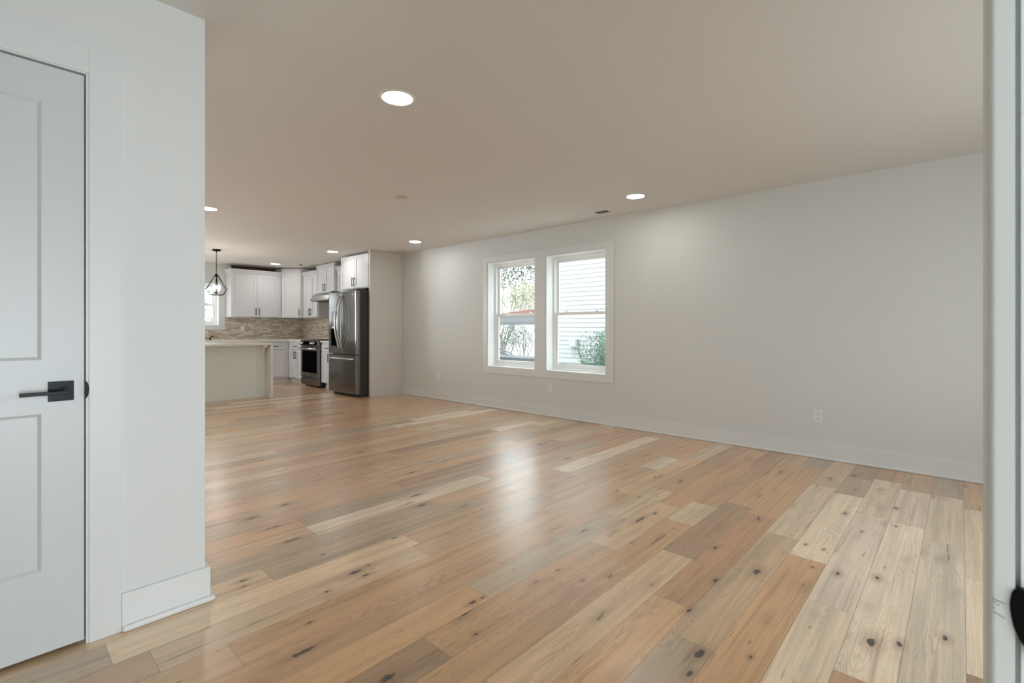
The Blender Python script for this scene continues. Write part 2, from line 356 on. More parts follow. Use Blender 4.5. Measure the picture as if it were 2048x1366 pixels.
# joints
eu = math_('MINIMUM', U, math_('SUBTRACT', L_, U)); ev = math_('MINIMUM', V, math_('SUBTRACT', PW, V))
ed = math_('MINIMUM', eu, ev)
joint = math_('SUBTRACT', 1.0, smooth(ed, .0004, .0016))
colr = mix(math_('MULTIPLY', joint, .62), colr, (.10, .055, .03))
l.new(colr, b.inputs['Base Color'])
hgt = math_('SUBTRACT', math_('ADD', math_('MULTIPLY', ring, -.22), math_('ADD', math_('MULTIPLY', fine, .5), math_('MULTIPLY', blot, 1.2))), math_('MULTIPLY', joint, 1.2))
bp = N_('ShaderNodeBump'); bp.inputs['Strength'].default_value = .35; bp.inputs['Distance'].default_value = .0012
l.new(hgt, bp.inputs['Height']); l.new(bp.outputs[0], b.inputs['Normal'])
l.new(math_('ADD', .27, math_('MULTIPLY', fine, .14)), b.inputs['Roughness'])
me.materials.append(fm)
fo = bpy.data.objects.new('floor', me); C.objects.link(fo); tag(fo, 'wide oak plank floor with dark knots running through the room', 'floor', kind='structure')

# ------------------------------------------------------------------ shell
struct('ceiling', bx(XL-.2, XR+.2, YF-.2, YK+.2, CL, CL+.15), M['ceiling'], 'flat off-white ceiling over the living room and kitchen', 'ceiling')
WO = [(3.066, 3.962), (4.151, 5.044)]; WZ0, WZ1 = .587, 2.075; WT = .215
bm = bm_new()
ys = [YF-.2, 3.066, 3.962, 4.151, 5.044, YK+.2]
for i in range(0, 5):
    if i in (1, 3):
        box(bm, XR, XR+WT, ys[i], ys[i+1], -.2, WZ0); box(bm, XR, XR+WT, ys[i], ys[i+1], WZ1, CL)
    else: box(bm, XR, XR+WT, ys[i], ys[i+1], -.2, CL)
struct('wall_right', bm, M['wall'], 'long plain white wall on the right holding the double window', 'wall')
KW = (2.42, 3.243, 1.19, 2.038)
bm = bm_new()
box(bm, XL-.2, -1.2, YK, YK+.2, -.2, CL); box(bm, -1.2, .6, YK, YK+.2, 2.05, CL); box(bm, .6, KW[0], YK, YK+.2, -.2, CL); box(bm, KW[1], XR, YK, YK+.2, -.2, CL)  # the low gap left of the window is an added, unseen daylight opening
box(bm, KW[0], KW[1], YK, YK+.2, -.2, KW[2]); box(bm, KW[0], KW[1], YK, YK+.2, KW[3], CL)
struct('wall_kitchen', bm, M['wall'], 'far kitchen wall behind the cabinets with a small window', 'wall')
bm = bm_new()
box(bm, XL-.2, XL, YF-.2, YK, -.2, CL)
struct('wall_left', bm, M['wall'], 'far left wall of the house hidden behind the closet', 'wall')
bm = bm_new()
box(bm, .74, 1.75, YF-.2, YF, -.2, CL); box(bm, 4.05, XR, YF-.2, YF, -.2, CL); box(bm, 1.75, 4.05, YF-.2, YF, -.2, .65); box(bm, 1.75, 4.05, YF-.2, YF, 2.05, CL)
struct('wall_front', bm, M['wall'], 'front wall of the living room behind the camera', 'wall')
bm = bm_new()
box(bm, .622, .74, YF-.2, -.0365, 0, CL); box(bm, -.36, .622, -.2, -.0365, 2.1, CL); box(bm, XL, -.36, -.2, -.0365, 0, CL)
struct('wall_entry', bm, M['wall'], 'white entry wall with the front doorway at the right edge', 'wall')
# closet wall with door opening
DX0, DX1, DZ = -.36, .262, 2.062
bm = bm_new()
box(bm, DX1, XC, YC, YC+.11, 0, CL); box(bm, DX0-.012, DX1, YC, YC+.11, DZ, CL); box(bm, XL, DX0-.012, YC, YC+.11, 0, CL)
box(bm, XC-.11, XC, YC+.11, YC+.8, 0, CL); box(bm, XL, XC-.11, YC+.7, YC+.8, 0, CL)
struct('wall_closet', bm, M['wall'], 'white closet wall at the left ending in a sharp vertical corner', 'wall')

# baseboards
def base_run(name, label, parts):
    bm = bm_new()
    for p in parts: box(bm, *p[:6], bev=p[6])
    struct(name, bm, M['baseboard'], label, 'baseboard')
base_run('baseboard_right', 'tall white baseboard along the long right wall', [(XR-.016, XR, YF, 7.17, 0, .135, .002), (XR-.030, XR-.012, YF, 7.17, 0, .020, .006)])
base_run('baseboard_closet', 'white baseboard with shoe moulding at the foot of the closet wall', [
    (.355, XC+.016, YC-.016, YC, 0, .140, .002), (.355, XC+.032, YC-.032, YC-.012, 0, .022, .008),
    (XC, XC+.016, YC, YC+.8, 0, .140, .002), (XC+.012, XC+.032, YC-.02, YC+.8, 0, .022, .008)])

# closet door casing + jamb
bm = bm_new()
box(bm, DX1, .355, YC-.013, YC, 0, 2.155, .0015); box(bm, DX0-.1, .262, YC-.013, YC, DZ, 2.155, .0015); box(bm, DX0-.1, DX0-.01, YC-.013, YC, 0, 2.062, .0015)
# jamb set back by a small reveal
box(bm, DX1-.008, DX1+.001, YC-.008, YC+.11, 0, DZ, .001); box(bm, DX0, DX1-.008, YC-.008, YC+.11, DZ-.006, DZ+.001)
box(bm, DX1-.024, DX1-.008, YC+.036, YC+.05, 0, DZ-.006); box(bm, DX0, DX1-.024, YC+.036, YC+.05, DZ-.02, DZ-.006)
o = struct('trim_1', bm, M['trim'], 'flat white casing around the closet door', 'trim')
bm = bm_new()
zc = .918
pr = [(DX1-.010+.010*math.cos(a)*1.0, zc+.031*math.sin(a)) for a in [(-PI/2)+PI*k/12 for k in range(13)]]
prism(bm, pr, 'y', YC-.0155, YC-.0085)
obj('strike_plate', bm, M['black'], o)

# closet door
dr = tag(obj('door_1', bm_new(), M['door']), 'white two-panel closet door with black lever handle', 'door', kind='structure')
def door_leaf():
    bm = bm_new()
    x0, x1, z0, z1 = DX0+.003, .250, .016, 2.050
    T0, T1 = YC+.0, YC+.034
    px0, px1 = DX0+.115, .139
    P = [(.301, .844), (1.030, 1.924)]
    box(bm, x0, px0, T0, T1, z0, z1); box(bm, px1, x1, T0, T1, z0, z1)
    box(bm, px0, px1, T0, T1, z0, P[0][0]); box(bm, px0, px1, T0, T1, P[0][1], P[1][0]); box(bm, px0, px1, T0, T1, P[1][1], z1)
    for a, c in P:   # recessed panel with sloped sticking
        w = .010; d = .007
        box(bm, px0+w, px1-w, T0+d, T1-d, a+w, c-w)
        o4 = [(px0, a), (px1, a), (px1, c), (px0, c)]; i4 = [(px0+w, a+w), (px1-w, a+w), (px1-w, c-w), (px0+w, c-w)]
        for k in range(4):
            p, q_ = o4[k], o4[(k+1) % 4]; r_, s_ = i4[(k+1) % 4], i4[k]
            f = bm.faces.new([bm.verts.new((p[0], T0, p[1])), bm.verts.new((q_[0], T0, q_[1])), bm.verts.new((r_[0], T0+d, r_[1])), bm.verts.new((s_[0], T0+d, s_[1]))])
    return bm
bmx = door_leaf(); bmx.to_mesh(dr.data); bmx.free()
bm = bm_new(); box(bm, .155, .222, YC-.008, YC, .884, .953, bev=.0012)
hnd = obj('door_handle', bm, M['black'], dr)
bm = bm_new()
lathe(bm, [(.011, YC-.055), (.011, YC-.008)], (.195, 0, .918), 20, 'y'); lathe(bm, [(.017, YC-.012), (.017, YC-.008)], (.195, 0, .918), 24, 'y')
box(bm, .083, .206, YC-.058, YC-.047, .911, .9235, bev=.0012)
obj('lever', bm, M['black'], hnd)

# entry jamb at the right edge
JX = .597
bm = bm_new()
cp = [(JX, -.0345), (JX, -.0225)]
for k in range(7):
    a = k/6*PI/2; cp.append((JX+.0055-.0055*math.cos(a), -.0225+.0055*math.sin(a)))
cp += [(.690, -.017), (.690, -.0345)]
prism(bm, cp, 'z', 0, 2.2)
o = struct('trim_2', bm, M['trim'], 'rounded white casing of the front doorway at the right edge', 'trim')
bm = bm_new()
for p in ([(-.0205, .9045), (-.0225, .9035), (-.0255, .9030), (-.0285, .9020)], [(-.0205, .9018), (-.0225, .9008)], [(-.0235, .9000), (-.0248, .8994)],
          [(-.0205, .8965), (-.0218, .8958)], [(-.0212, .8925), (-.0230, .8922), (-.0255, .8908), (-.0285, .8898)]):
    tube(bm, [(JX-.00005, a, c) for a, c in p], .00028, 6)
obj('scratch', bm, M['slot'], o)
bm = bm_new()
box(bm, JX+.006, .622, -.2, -.0385, 0, 2.1); box(bm, JX+.016, .622, -.0385, -.0345, 0, 2.1)
o = struct('trim_3', bm, M['trim'], 'white front door jamb at the extreme right edge', 'trim')
bm = bm_new()
zc = .893
pr = [(-.066, .860), (-.050, .8615), (-.042, .867), (-.037, .875), (-.0335, .885), (-.0315, .897), (-.0312, .905), (-.0325, .914), (-.0345, .918), (-.066, .918)]
prism(bm, pr, 'x', JX-.0015, JX+.0065)
bmesh.ops.bevel(bm, geom=bm.edges[:], offset=.0008, segments=2, affect='EDGES')
obj('strike_plate', bm, M['black'], o)

# ------------------------------------------------------------------ windows
def window(name, label, axis, a0, a1, z0, z1, face, depth, locks=True):
    """axis 'x': wall plane X=face, opening Y a0..a1, outside toward +X. axis 'y': plane Y=face, outside +Y (or -Y with depth<0)"""
    root = thing(name, label, 'window', kind='structure')
    s = 1 if depth > 0 else -1
    def B(bm, a, c, d0, d1, zz0, zz1, bev=.0):
        d0, d1 = face+s*d0, face+s*d1; lo, hi = min(d0, d1), max(d0, d1)
        if axis == 'x': box(bm, lo, hi, a, c, zz0, zz1, bev=bev)
        else: box(bm, a, c, lo, hi, zz0, zz1, bev=bev)
    D = abs(depth)
    bm = bm_new(); t = .006   # liner
    B(bm, a0, a0+t, -.004, D, z0, z1); B(bm, a1-t, a1, -.004, D, z0, z1); B(bm, a0+t, a1-t, -.004, D, z0, z0+t); B(bm, a0+t, a1-t, -.004, D, z1-t, z1)
    obj('window_liner', bm, M['vinyl'], root)
    f = .032; bm = bm_new(); e0, e1 = D-.012, D+.06
    A0, A1, Z0, Z1 = a0+t, a1-t, z0+t, z1-t
    B(bm, A0, A0+f, e0, e1, Z0, Z1, .002); B(bm, A1-f, A1, e0, e1, Z0, Z1, .002); B(bm, A0+f, A1-f, e0, e1, Z0, Z0+f, .002); B(bm, A0+f, A1-f, e0, e1, Z1-f, Z1, .002)
    obj('window_frame', bm, M['vinyl'], root)
    zm = (z0+z1)/2-.004; r = .038
    for nm, q0, q1, y0, y1, bot in (('upper_sash', zm-.016, Z1-f, D+.032, D+.056, .036), ('lower_sash', Z0+f, zm+.018, D+.002, D+.028, .05)):
        bm = bm_new(); S0, S1 = A0+f, A1-f
        B(bm, S0, S0+r, y0, y1, q0, q1, .002); B(bm, S1-r, S1, y0, y1, q0, q1, .002); B(bm, S0+r, S1-r, y0, y1, q0, q0+bot, .002); B(bm, S0+r, S1-r, y0, y1, q1-.036, q1, .002)
        sash = obj(nm, bm, M['vinyl'], root)
        bm = bm_new(); B(bm, S0+r-.004, S1-r+.004, (y0+y1)/2-.002, (y0+y1)/2+.002, q0+bot-.004, q1-.032)
        obj('pane', bm, M['glass'], sash)
        if nm == 'lower_sash' and locks:
            for fr in (.22, .78):
                bm = bm_new(); c = S0+(S1-S0)*fr
                B(bm, c-.022, c+.022, y0+.004, y1+.01, q1, q1+.008, .002); B(bm, c-.010, c+.014, y0-.004, y1-.01, q1+.006, q1+.018, .003)
                obj('sash_lock', bm, M['vinyl'], sash)
    return root
window('window_1', 'left sash window of the pair, garden and red roof beyond', 'x', WO[1][0], WO[1][1], WZ0, WZ1, XR, .145)
window('window_2', 'right sash window of the pair, white siding outside', 'x', WO[0][0], WO[0][1], WZ0, WZ1, XR, .145)
window('window_3', 'small kitchen window left of the upper cabinets', 'y', KW[0], KW[1], KW[2], KW[3], YK, .13)
bm = bm_new(); box(bm, -.75, .622, -3.0, -.2, 2.2, 2.35)  # added unseen roof and side walls that cut sky light on the doorway
struct('roof_light_block', bm, M['trim'], 'added unseen roof blocking light over the front doorway behind the camera', 'roof')
bm = bm_new(); box(bm, -.85, -.75, -3.0, -.2, -.02, 2.35); box(bm, .622, .74, -3.0, YF-.2, -.02, 2.35)
struct('wall_light_block', bm, M['wall'], 'added unseen side walls blocking light behind the camera', 'wall')
# plain unseen front window, added to let daylight in
bm = bm_new()
for x in (1.75, 2.86, 3.99): box(bm, x, x+.06, YF-.12, YF-.06, .65, 2.05)
for z in (.65, 1.32, 1.99): box(bm, 1.81, 3.99, YF-.12, YF-.06, z, z+.06)
struct('window_4', bm, M['vinyl'], 'added unseen front window frame behind the camera', 'window')
# casings
CT = .012
bm = bm_new()
a0, a1, z0, z1 = 2.961, 5.132, .495, 2.158; g_ = .004
box(bm, XR-CT, XR, a0, WO[0][0]-g_, z0, z1, .0012); box(bm, XR-CT, XR, WO[1][1]+g_, a1, z0, z1, .0012); box(bm, XR-CT, XR, WO[0][1]+g_, WO[1][0]-g_, WZ0-g_, WZ1+g_, .0012)
box(bm, XR-CT, XR, WO[0][0]-g_, WO[1][1]+g_, z0, WZ0-g_, .0012); box(bm, XR-CT, XR, WO[0][0]-g_, WO[1][1]+g_, WZ1+g_, z1, .0012)
struct('trim_4', bm, M['baseboard'], 'flat white casing framing both living room windows', 'trim')
bm = bm_new()
box(bm, KW[1]+.004, 3.355, YK-CT, YK, 1.10, 2.158, .0012); box(bm, 2.31, KW[0]-.004, YK-CT, YK, 1.10, 2.158, .0012)
box(bm, KW[0]-.004, KW[1]+.004, YK-CT, YK, 1.10, KW[2]-.004, .0012); box(bm, KW[0]-.004, KW[1]+.004, YK-CT, YK, KW[3]+.004, 2.158, .0012)
struct('trim_5', bm, M['trim'], 'flat white casing around the kitchen window', 'trim')

# ------------------------------------------------------------------ ceiling things
def downlight(x, y, label):
    t = thing('recessed_light', label, 'ceiling light', (x, y, CL), group='round recessed ceiling lights')
    bm = bm_new()
    prof = [(.099, -.0005), (.0975, -.004), (.088, -.0065), (.083, -.005), (.0825, -.001)]
    seg = 40; rings = []
    for r, h in prof: rings.append([bm.verts.new((r*math.cos(2*PI*k/seg), r*math.sin(2*PI*k/seg), h)) for k in range(seg)])
    for A, B in zip(rings, rings[1:]):
        for k in range(seg): f = bm.faces.new((A[k], A[(k+1) % seg], B[(k+1) % seg], B[k])); f.smooth = True
    bmesh.ops.recalc_face_normals(bm, faces=bm.faces[:])
    obj('trim_ring', bm, M['plastic'], t)
    bm = bm_new(); lathe(bm, [(.0825, -.0005), (.0825, -.004)], seg=40); obj('lens', bm, M['lamp'], t)
    return t
first = downlight(1.575, 2.32, 'large bright recessed ceiling light nearest the camera')
for x, y, lb in ((4.33, 2.34, 'recessed ceiling light near the right wall beside the air vent'),
                 (4.38, 5.99, 'recessed ceiling light just in front of the tall fridge panel'),
                 (1.651, 5.974, 'recessed ceiling light half hidden by the closet wall corner'),
                 (4.007, 7.80, 'recessed ceiling light in front of the fridge cabinets'),
                 (4.0, 10.15, 'small recessed ceiling light before the far kitchen cabinets'),
                 ):
    c = copy_tree(first); c.location = (x, y, CL); c['label'] = lb
bm = bm_new(); lathe(bm, [(.062, 0), (.062, -.006), (.055, -.009), (.02, -.010), (.001, -.010)], seg=36)
o = obj('blank_ceiling_cover', bm, noise_bump(mat('cover_beige', (.60, .57, .50), .6), 60, .02, .001)); o.location = (2.791, 4.058, CL); tag(o, 'plain unlit round cover plate in the middle of the ceiling', 'ceiling cover')
bm = bm_new(); lathe(bm, [(.03, 0), (.03, -.004), (.012, -.006), (.012, -.02), (.001, -.02)], seg=20)
o = obj('fire_sprinkler', bm, M['steel_dark']); o.location = (4.38, 9.85, CL); tag(o, 'tiny dark fitting on the ceiling above the corner cabinet', 'ceiling fitting')
# vent
t = thing('air_vent', 'rectangular white ceiling air vent beside the window wall', 'vent', (4.655, 3.01, CL))
bm = bm_new(); hw, hl = .075, .20
box(bm, -hw, -hw+.022, -hl, hl, -.006, 0, .001); box(bm, hw-.022, hw, -hl, hl, -.006, 0, .001); box(bm, -hw+.022, hw-.022, -hl, -hl+.03, -.006, 0, .001); box(bm, -hw+.022, hw-.022, hl-.03, hl, -.006, 0, .001)
box(bm, -hw+.022, hw-.022, -.008, .008, -.006, 0, .001)
obj('vent_frame', bm, M['plastic'], t)
bm = bm_new(); box(bm, -hw+.022, hw-.022, -hl+.03, hl-.03, -.001, -.0002); obj('duct_opening', bm, M['slot'], t)
bm = bm_new()
for side in (-1, 1):
    for k in range(9):
        y = side*(.018+k*.0175)
        dy = .008 if side > 0 else -.003
        prism(bm, [(y-dy, -.0015), (y-dy+.0012, -.0015), (y+dy+.0012, -.0085), (y+dy, -.0085)], 'x', -hw+.022, hw-.022)
obj('louver', bm, M['plastic'], t)
# ------------------------------------------------------------------ outlets
def outlet(y, z, label):
    t = thing('wall_outlet', label, 'outlet', (XR, y, z), -PI/2, group='duplex outlets on the right wall')
    bm = bm_new(); box(bm, -.036, .036, -.005, 0, -.058, .058, bev=.002); pl = obj('cover_plate', bm, M['plastic'], t)
    for s in (-1, 1):
        bm = bm_new(); zz = s*.0195
        pts = [(.0165*math.cos(a), zz+.0155*math.sin(a)) for a in [2*PI*k/20 for k in range(20)]]
        prism(bm, pts, 'y', -.0068, -.004)
        r = obj('receptacle', bm, M['plastic'], t)
        bm = bm_new(); box(bm, -.0075, -.0052, -.0072, -.006, zz-.001, zz+.008); box(bm, .0052, .0075, -.0072, -.006, zz-.001, zz+.007); box(bm, -.0025, .0025, -.0072, -.006, zz-.0105, zz-.0055)
        obj('slot', bm, M['slot'], r)
    return t
oo = outlet(.918, .368, 'white duplex outlet low on the right wall nearest the camera')
for y, lb in ((3.90, 'white duplex outlet below the double window'), (6.175, 'white duplex outlet between the window and the fridge panel')):
    c = copy_tree(oo); c.location = (XR, y, .366); c['label'] = lb

# ------------------------------------------------------------------ kitchen cabinets
def pull(bm, x, y, z, L, vertical=True, r=.0055):
    if vertical:
        tube(bm, [(x, y-.03, z-L/2), (x, y-.03, z+L/2)], r, 10)
        for s in (-1, 1): tube(bm, [(x, y, z+s*L*.36), (x, y-.03, z+s*L*.36)], r*.8, 8)
    else:
        tube(bm, [(x-L/2, y-.03, z), (x+L/2, y-.03, z)], r, 10)
        for s in (-1, 1): tube(bm, [(x+s*L*.36, y, z), (x+s*L*.36, y-.03, z)], r*.8, 8)
def shaker(parent, x0, x1, z0, z1, handle=None, fr=.057, name='door'):
    """front on local -y side; handle: ('v', x, z, L) or ('h', x, z, L)"""
    T = .02; bm = bm_new(); b_ = .0012
    if (z1-z0) < .2: fr = .04
    box(bm, x0, x0+fr, -T, -.001, z0, z1, b_); box(bm, x1-fr, x1, -T, -.001, z0, z1, b_)
    box(bm, x0+fr, x1-fr, -T, -.001, z0, z0+fr, b_); box(bm, x0+fr, x1-fr, -T, -.001, z1-fr, z1, b_)
    box(bm, x0+fr-.001, x1-fr+.001, -T+.009, -.001, z0+fr-.001, z1-fr+.001)
    d = obj(name, bm, M['cab'], parent)
    if handle:
        bm = bm_new(); pull(bm, handle[1], -T, handle[2], handle[3], handle[0] == 'v'); obj('handle', bm, M['black'], d)
    return d
def crown(parent, x0, x1, z0, z1, depth, left=True, right=False, dx=.055):
    """angled crown moulding along the front (local -y) and optionally the left/right return"""
    bm = bm_new(); y0 = -.003
    prof = [(0, z0), (-.008, z0), (-.012, z0+.012), (-dx*.55, z1-.03), (-dx, z1-.014), (-dx, z1), (0, z1)]
    la = []; 
    def ring(x, dxs):  # mitre
        return [bm.verts.new((x+dxs*p[0], y0+p[0], p[1])) for p in prof]
    rings = []
    if left: rings.append([bm.verts.new((x0+p[0], depth, p[1])) for p in prof])
    rings.append(ring(x0, 1 if left else 0)); rings.append(ring(x1, -1 if right else 0))
    if right: rings.append([bm.verts.new((x1-p[0], depth, p[1])) for p in prof])
    for A, B in zip(rings, rings[1:]):
        for k in range(len(prof)-1): bm.faces.new((A[k], A[k+1], B[k+1], B[k]))
    bm.faces.new(rings[0]); bm.faces.new(rings[-1][::-1])
    bmesh.ops.recalc_face_normals(bm, faces=bm.faces[:])
    obj('crown_moulding', bm, M['cab'], parent)
R90 = -PI/2
def cab(name, label, loc, rz, w, z0, z1, d, g='kitchen wall cabinets'):
    t = thing(name, label, 'cabinet', (loc[0], loc[1], 0), rz, group=g)
    bm = bm_new(); box(bm, 0, w, 0, d, z0, z1, bev=.001); obj('carcass', bm, M['cab'], t)
    return t
UG = 'white wall cabinets in the kitchen'; BG = 'white base cabinets in the kitchen'
# far wall upper, x 3.35..4.335, front of doors at 10.66
t = cab('wall_cabinet', 'wide two-door white wall cabinet right of the kitchen window', (3.362, 10.70), 0, .97, 1.36, 2.25, .325, UG)
shaker(t, .075, .4825, 1.372, 2.235, ('v', .452, 1.475, .15)); shaker(t, .4865, .893, 1.372, 2.235, ('v', .517, 1.475, .15))
crown(t, 0, .97, 2.245, 2.325, .32, left=True)
# diagonal corner cabinet
p0, p1 = Vector((4.345, 10.70)), Vector((4.655, 10.405)); ang = math.atan2(p1.y-p0.y, p1.x-p0.x); wdi = (p1-p0).length
t = thing('corner_wall_cabinet', 'tall diagonal white corner cabinet with a single door', 'cabinet', (p0.x, p0.y, 0), ang, group=UG)
bm = bm_new()
inv = Matrix.Rotation(-ang, 2)
poly = [inv @ (Vector(p)-p0) for p in ((p0.x, p0.y), (p1.x, p1.y), (XR-.002, p1.y), (XR-.002, YK-.002), (p0.x, YK-.002))]
prism(bm, [(p.x, p.y) for p in poly], 'z', 1.36, 2.415); obj('carcass', bm, M['cab'], t)
shaker(t, .018, wdi-.02, 1.372, 2.385, ('v', wdi-.05, 1.475, .15))
# right wall uppers: root at front-left corner, local x = -Y
t = cab('wall_cabinet', 'narrow two-door white wall cabinet left of the range hood', (4.675, 10.39), R90, .705, 1.36, 2.25, .288, UG)
shaker(t, .10, .395, 1.372, 2.235, ('v', .368, 1.475, .15)); shaker(t, .399, .690, 1.372, 2.235, ('v', .426, 1.475, .15))
crown(t, 0, .705, 2.245, 2.325, .28, left=False)
t = cab('hood_cabinet', 'short two-door white cabinet directly above the range hood', (4.635, 9.68), R90, .76, 1.838, 2.415, .328, UG)
shaker(t, .012, .378, 1.85, 2.39, ('v', .350, 1.945, .15)); shaker(t, .382, .748, 1.85, 2.39, ('v', .410, 1.945, .15))
t = cab('wall_cabinet', 'white wall cabinet mostly hidden between hood cabinet and fridge cabinet', (4.675, 8.915), R90, .725, 1.36, 2.25, .288, UG)
shaker(t, .055, .375, 1.372, 2.235, ('v', .345, 1.475, .15)); shaker(t, .379, .70, 1.372, 2.235, ('v', .41, 1.475, .15))
crown(t, 0, .725, 2.245, 2.325, .28, left=False)
t = cab('fridge_cabinet', 'two-door white cabinet above the refrigerator', (4.375, 8.185), R90, .972, 1.815, 2.40, .588, UG)
shaker(t, .02, .478, 1.83, 2.385, ('v', .450, 1.935, .15)); shaker(t, .482, .925, 1.83, 2.385, ('v', .510, 1.935, .15))
bm = bm_new(); box(bm, 4.335, XR-.002, 7.17, 7.208, 0, 2.405, bev=.001); box(bm, 4.331, XR-.002, 7.165, 7.21, 2.405, CL-.001)
o = obj('fridge_side_panel', bm, M['panel']); tag(o, 'tall white end panel standing right of the refrigerator', 'cabinet panel')
bm = bm_new(); box(bm, 3.47, XR-.012, YK-.010, YK-.0005, 2.335, CL-.001); box(bm, XR-.010, XR-.0005, 8.2, YK-.012, 2.335, CL-.001)  # added strip: shade of the gap above the cabinets, put into its colour
struct('gap_shade_strip', bm, noise_bump(mat('gap_shade_brown', (.10, .062, .04), .8), 20, .1, .001, colvar=.2), 'added dark brown strip painting the shade between the cabinet tops and the ceiling', 'trim')
# base cabinets
def toe(t, w, d): 
    bm = bm_new(); box(bm, 0.002, w-.002, .07, .085, 0, .108); obj('toe_kick', bm, M['cab'], t)
t = cab('base_cabinet', 'white base cabinet on the far wall right of the island end', (3.83, 10.41), 0, .533, .108, .868, .60, BG); toe(t, .60, .6)
shaker(t, .025, .455, .70, .825, ('h', .24, .765, .15), name='drawer'); shaker(t, .025, .455, .137, .688, ('v', .06, .60, .15))
t = cab('base_cabinet', 'white sink base cabinet below the kitchen window', (2.38, 10.41), 0, .90, .108, .868, .60, BG); toe(t, .9, .6)
shaker(t, .015, .448, .137, .825, ('v', .42, .73, .15)); shaker(t, .452, .885, .137, .825, ('v', .48, .73, .15))
t = cab('base_cabinet', 'white drawer cabinet between sink base and corner run', (3.282, 10.41), 0, .546, .108, .868, .60, BG); toe(t, .546, .6)
shaker(t, .015, .53, .70, .825, ('h', .27, .765, .15), name='drawer'); shaker(t, .015, .53, .42, .688, ('h', .27, .62, .15), name='drawer'); shaker(t, .015, .53, .137, .408, ('h', .27, .34, .15), name='drawer')
t = cab('base_cabinet', 'white base cabinet left of the range with two narrow doors', (4.365, 10.405), R90, .715, .108, .868, .59, BG); toe(t, .715, .6)
bm = bm_new(); box(bm, -.075, 0, .07, .085, 0, .108); obj('toe_kick', bm, M['cab'], t)
shaker(t, .118, .70, .70, .825, ('h', .41, .765, .16), name='drawer'); shaker(t, .118, .407, .12, .688, ('v', .38, .585, .16)); shaker(t, .411, .70, .12, .688, ('v', .438, .585, .16))
t = cab('base_cabinet', 'white base cabinet squeezed between range and refrigerator', (4.365, 8.912), R90, .727, .108, .868, .59, BG); toe(t, .727, .6)
shaker(t, .02, .36, .70, .825, ('h', .26, .765, .12), name='drawer'); shaker(t, .02, .36, .12, .688, ('v', .33, .585, .16)); shaker(t, .366, .71, .70, .825, ('h', .53, .765, .12), name='drawer'); shaker(t, .366, .71, .12, .688, ('v', .40, .585, .16))
# countertops
bm = bm_new(); prism(bm, [(2.2, 10.375), (4.33, 10.375), (4.33, 9.686), (XR-.002, 9.686), (XR-.002, YK-.002), (2.2, YK-.002)], 'z', .869, .902)
o = obj('countertop', bm, M['quartz']); tag(o, 'white L-shaped quartz countertop along the far kitchen corner', 'countertop')
bm = bm_new(); box(bm, 4.33, XR-.002, 8.186, 8.914, .869, .902, bev=.002)
o = obj('countertop', bm, M['quartz']); tag(o, 'short white quartz countertop right of the range', 'countertop')
bm = bm_new(); box(bm, 2.2, 3.358, YK-.011, YK-.0005, .903, 1.098); box(bm, 3.358, XR-.012, YK-.011, YK-.0005, .903, 1.358)
o = obj('backsplash', bm, M['mosaic']); tag(o, 'beige and brown mosaic backsplash on the far wall below the window and cabinets', 'backsplash')
bm = bm_new(); box(bm, XR-.011, XR-.0005, 8.186, YK-.012, .903, 1.358)
o = obj('backsplash', bm, M['mosaic']); tag(o, 'brown mosaic backsplash on the right-hand wall behind the range', 'backsplash')
# small outlet on backsplash
t = thing('wall_outlet', 'pale outlet set in the mosaic backsplash below the wide wall cabinet', 'outlet', (3.68, YK-.011, 1.13)); 
bm = bm_new(); box(bm, -.036, .036, -.005, 0, -.058, .058, bev=.002); obj('cover_plate', bm, M['plastic'], t)
for s in (-1, 1):
    bm = bm_new(); box(bm, -.015, .015, -.007, -.004, s*.02-.013, s*.02+.013, bev=.001); obj('receptacle', bm, M['plastic'], t)
# faucet
t = thing('kitchen_faucet', 'black gooseneck faucet at the sink below the kitchen window', 'faucet', (2.83, 10.90, .902))
bm = bm_new(); pts = [(0, 0, 0), (0, 0, .24)]+[(0, -.07+.07*math.cos(a), .24+.07*math.sin(a)) for a in [PI*k/10 for k in range(1, 11)]]+[(0, -.14, .17)]
tube(bm, pts, .012, 12); lathe(bm, [(.026, 0), (.026, .012), (.016, .02)], seg=20); obj('spout', bm, M['black'], t)
bm = bm_new(); tube(bm, [(.012, 0, .10), (.075, 0, .13)], .008, 10); obj('lever', bm, M['black'], t)
t = thing('soap_dispenser', 'small black soap pump standing on the far counter', 'soap dispenser', (3.04, 10.86, .902))
bm = bm_new(); lathe(bm, [(.02, 0), (.02, .01), (.009, .015), (.009, .05), (.006, .055)], seg=16); obj('body', bm, M['black'], t)
bm = bm_new(); tube(bm, [(0, 0, .05), (0, 0, .07), (.06, -.01, .068), (.068, -.012, .055)], .006, 8); obj('nozzle', bm, M['black'], t)

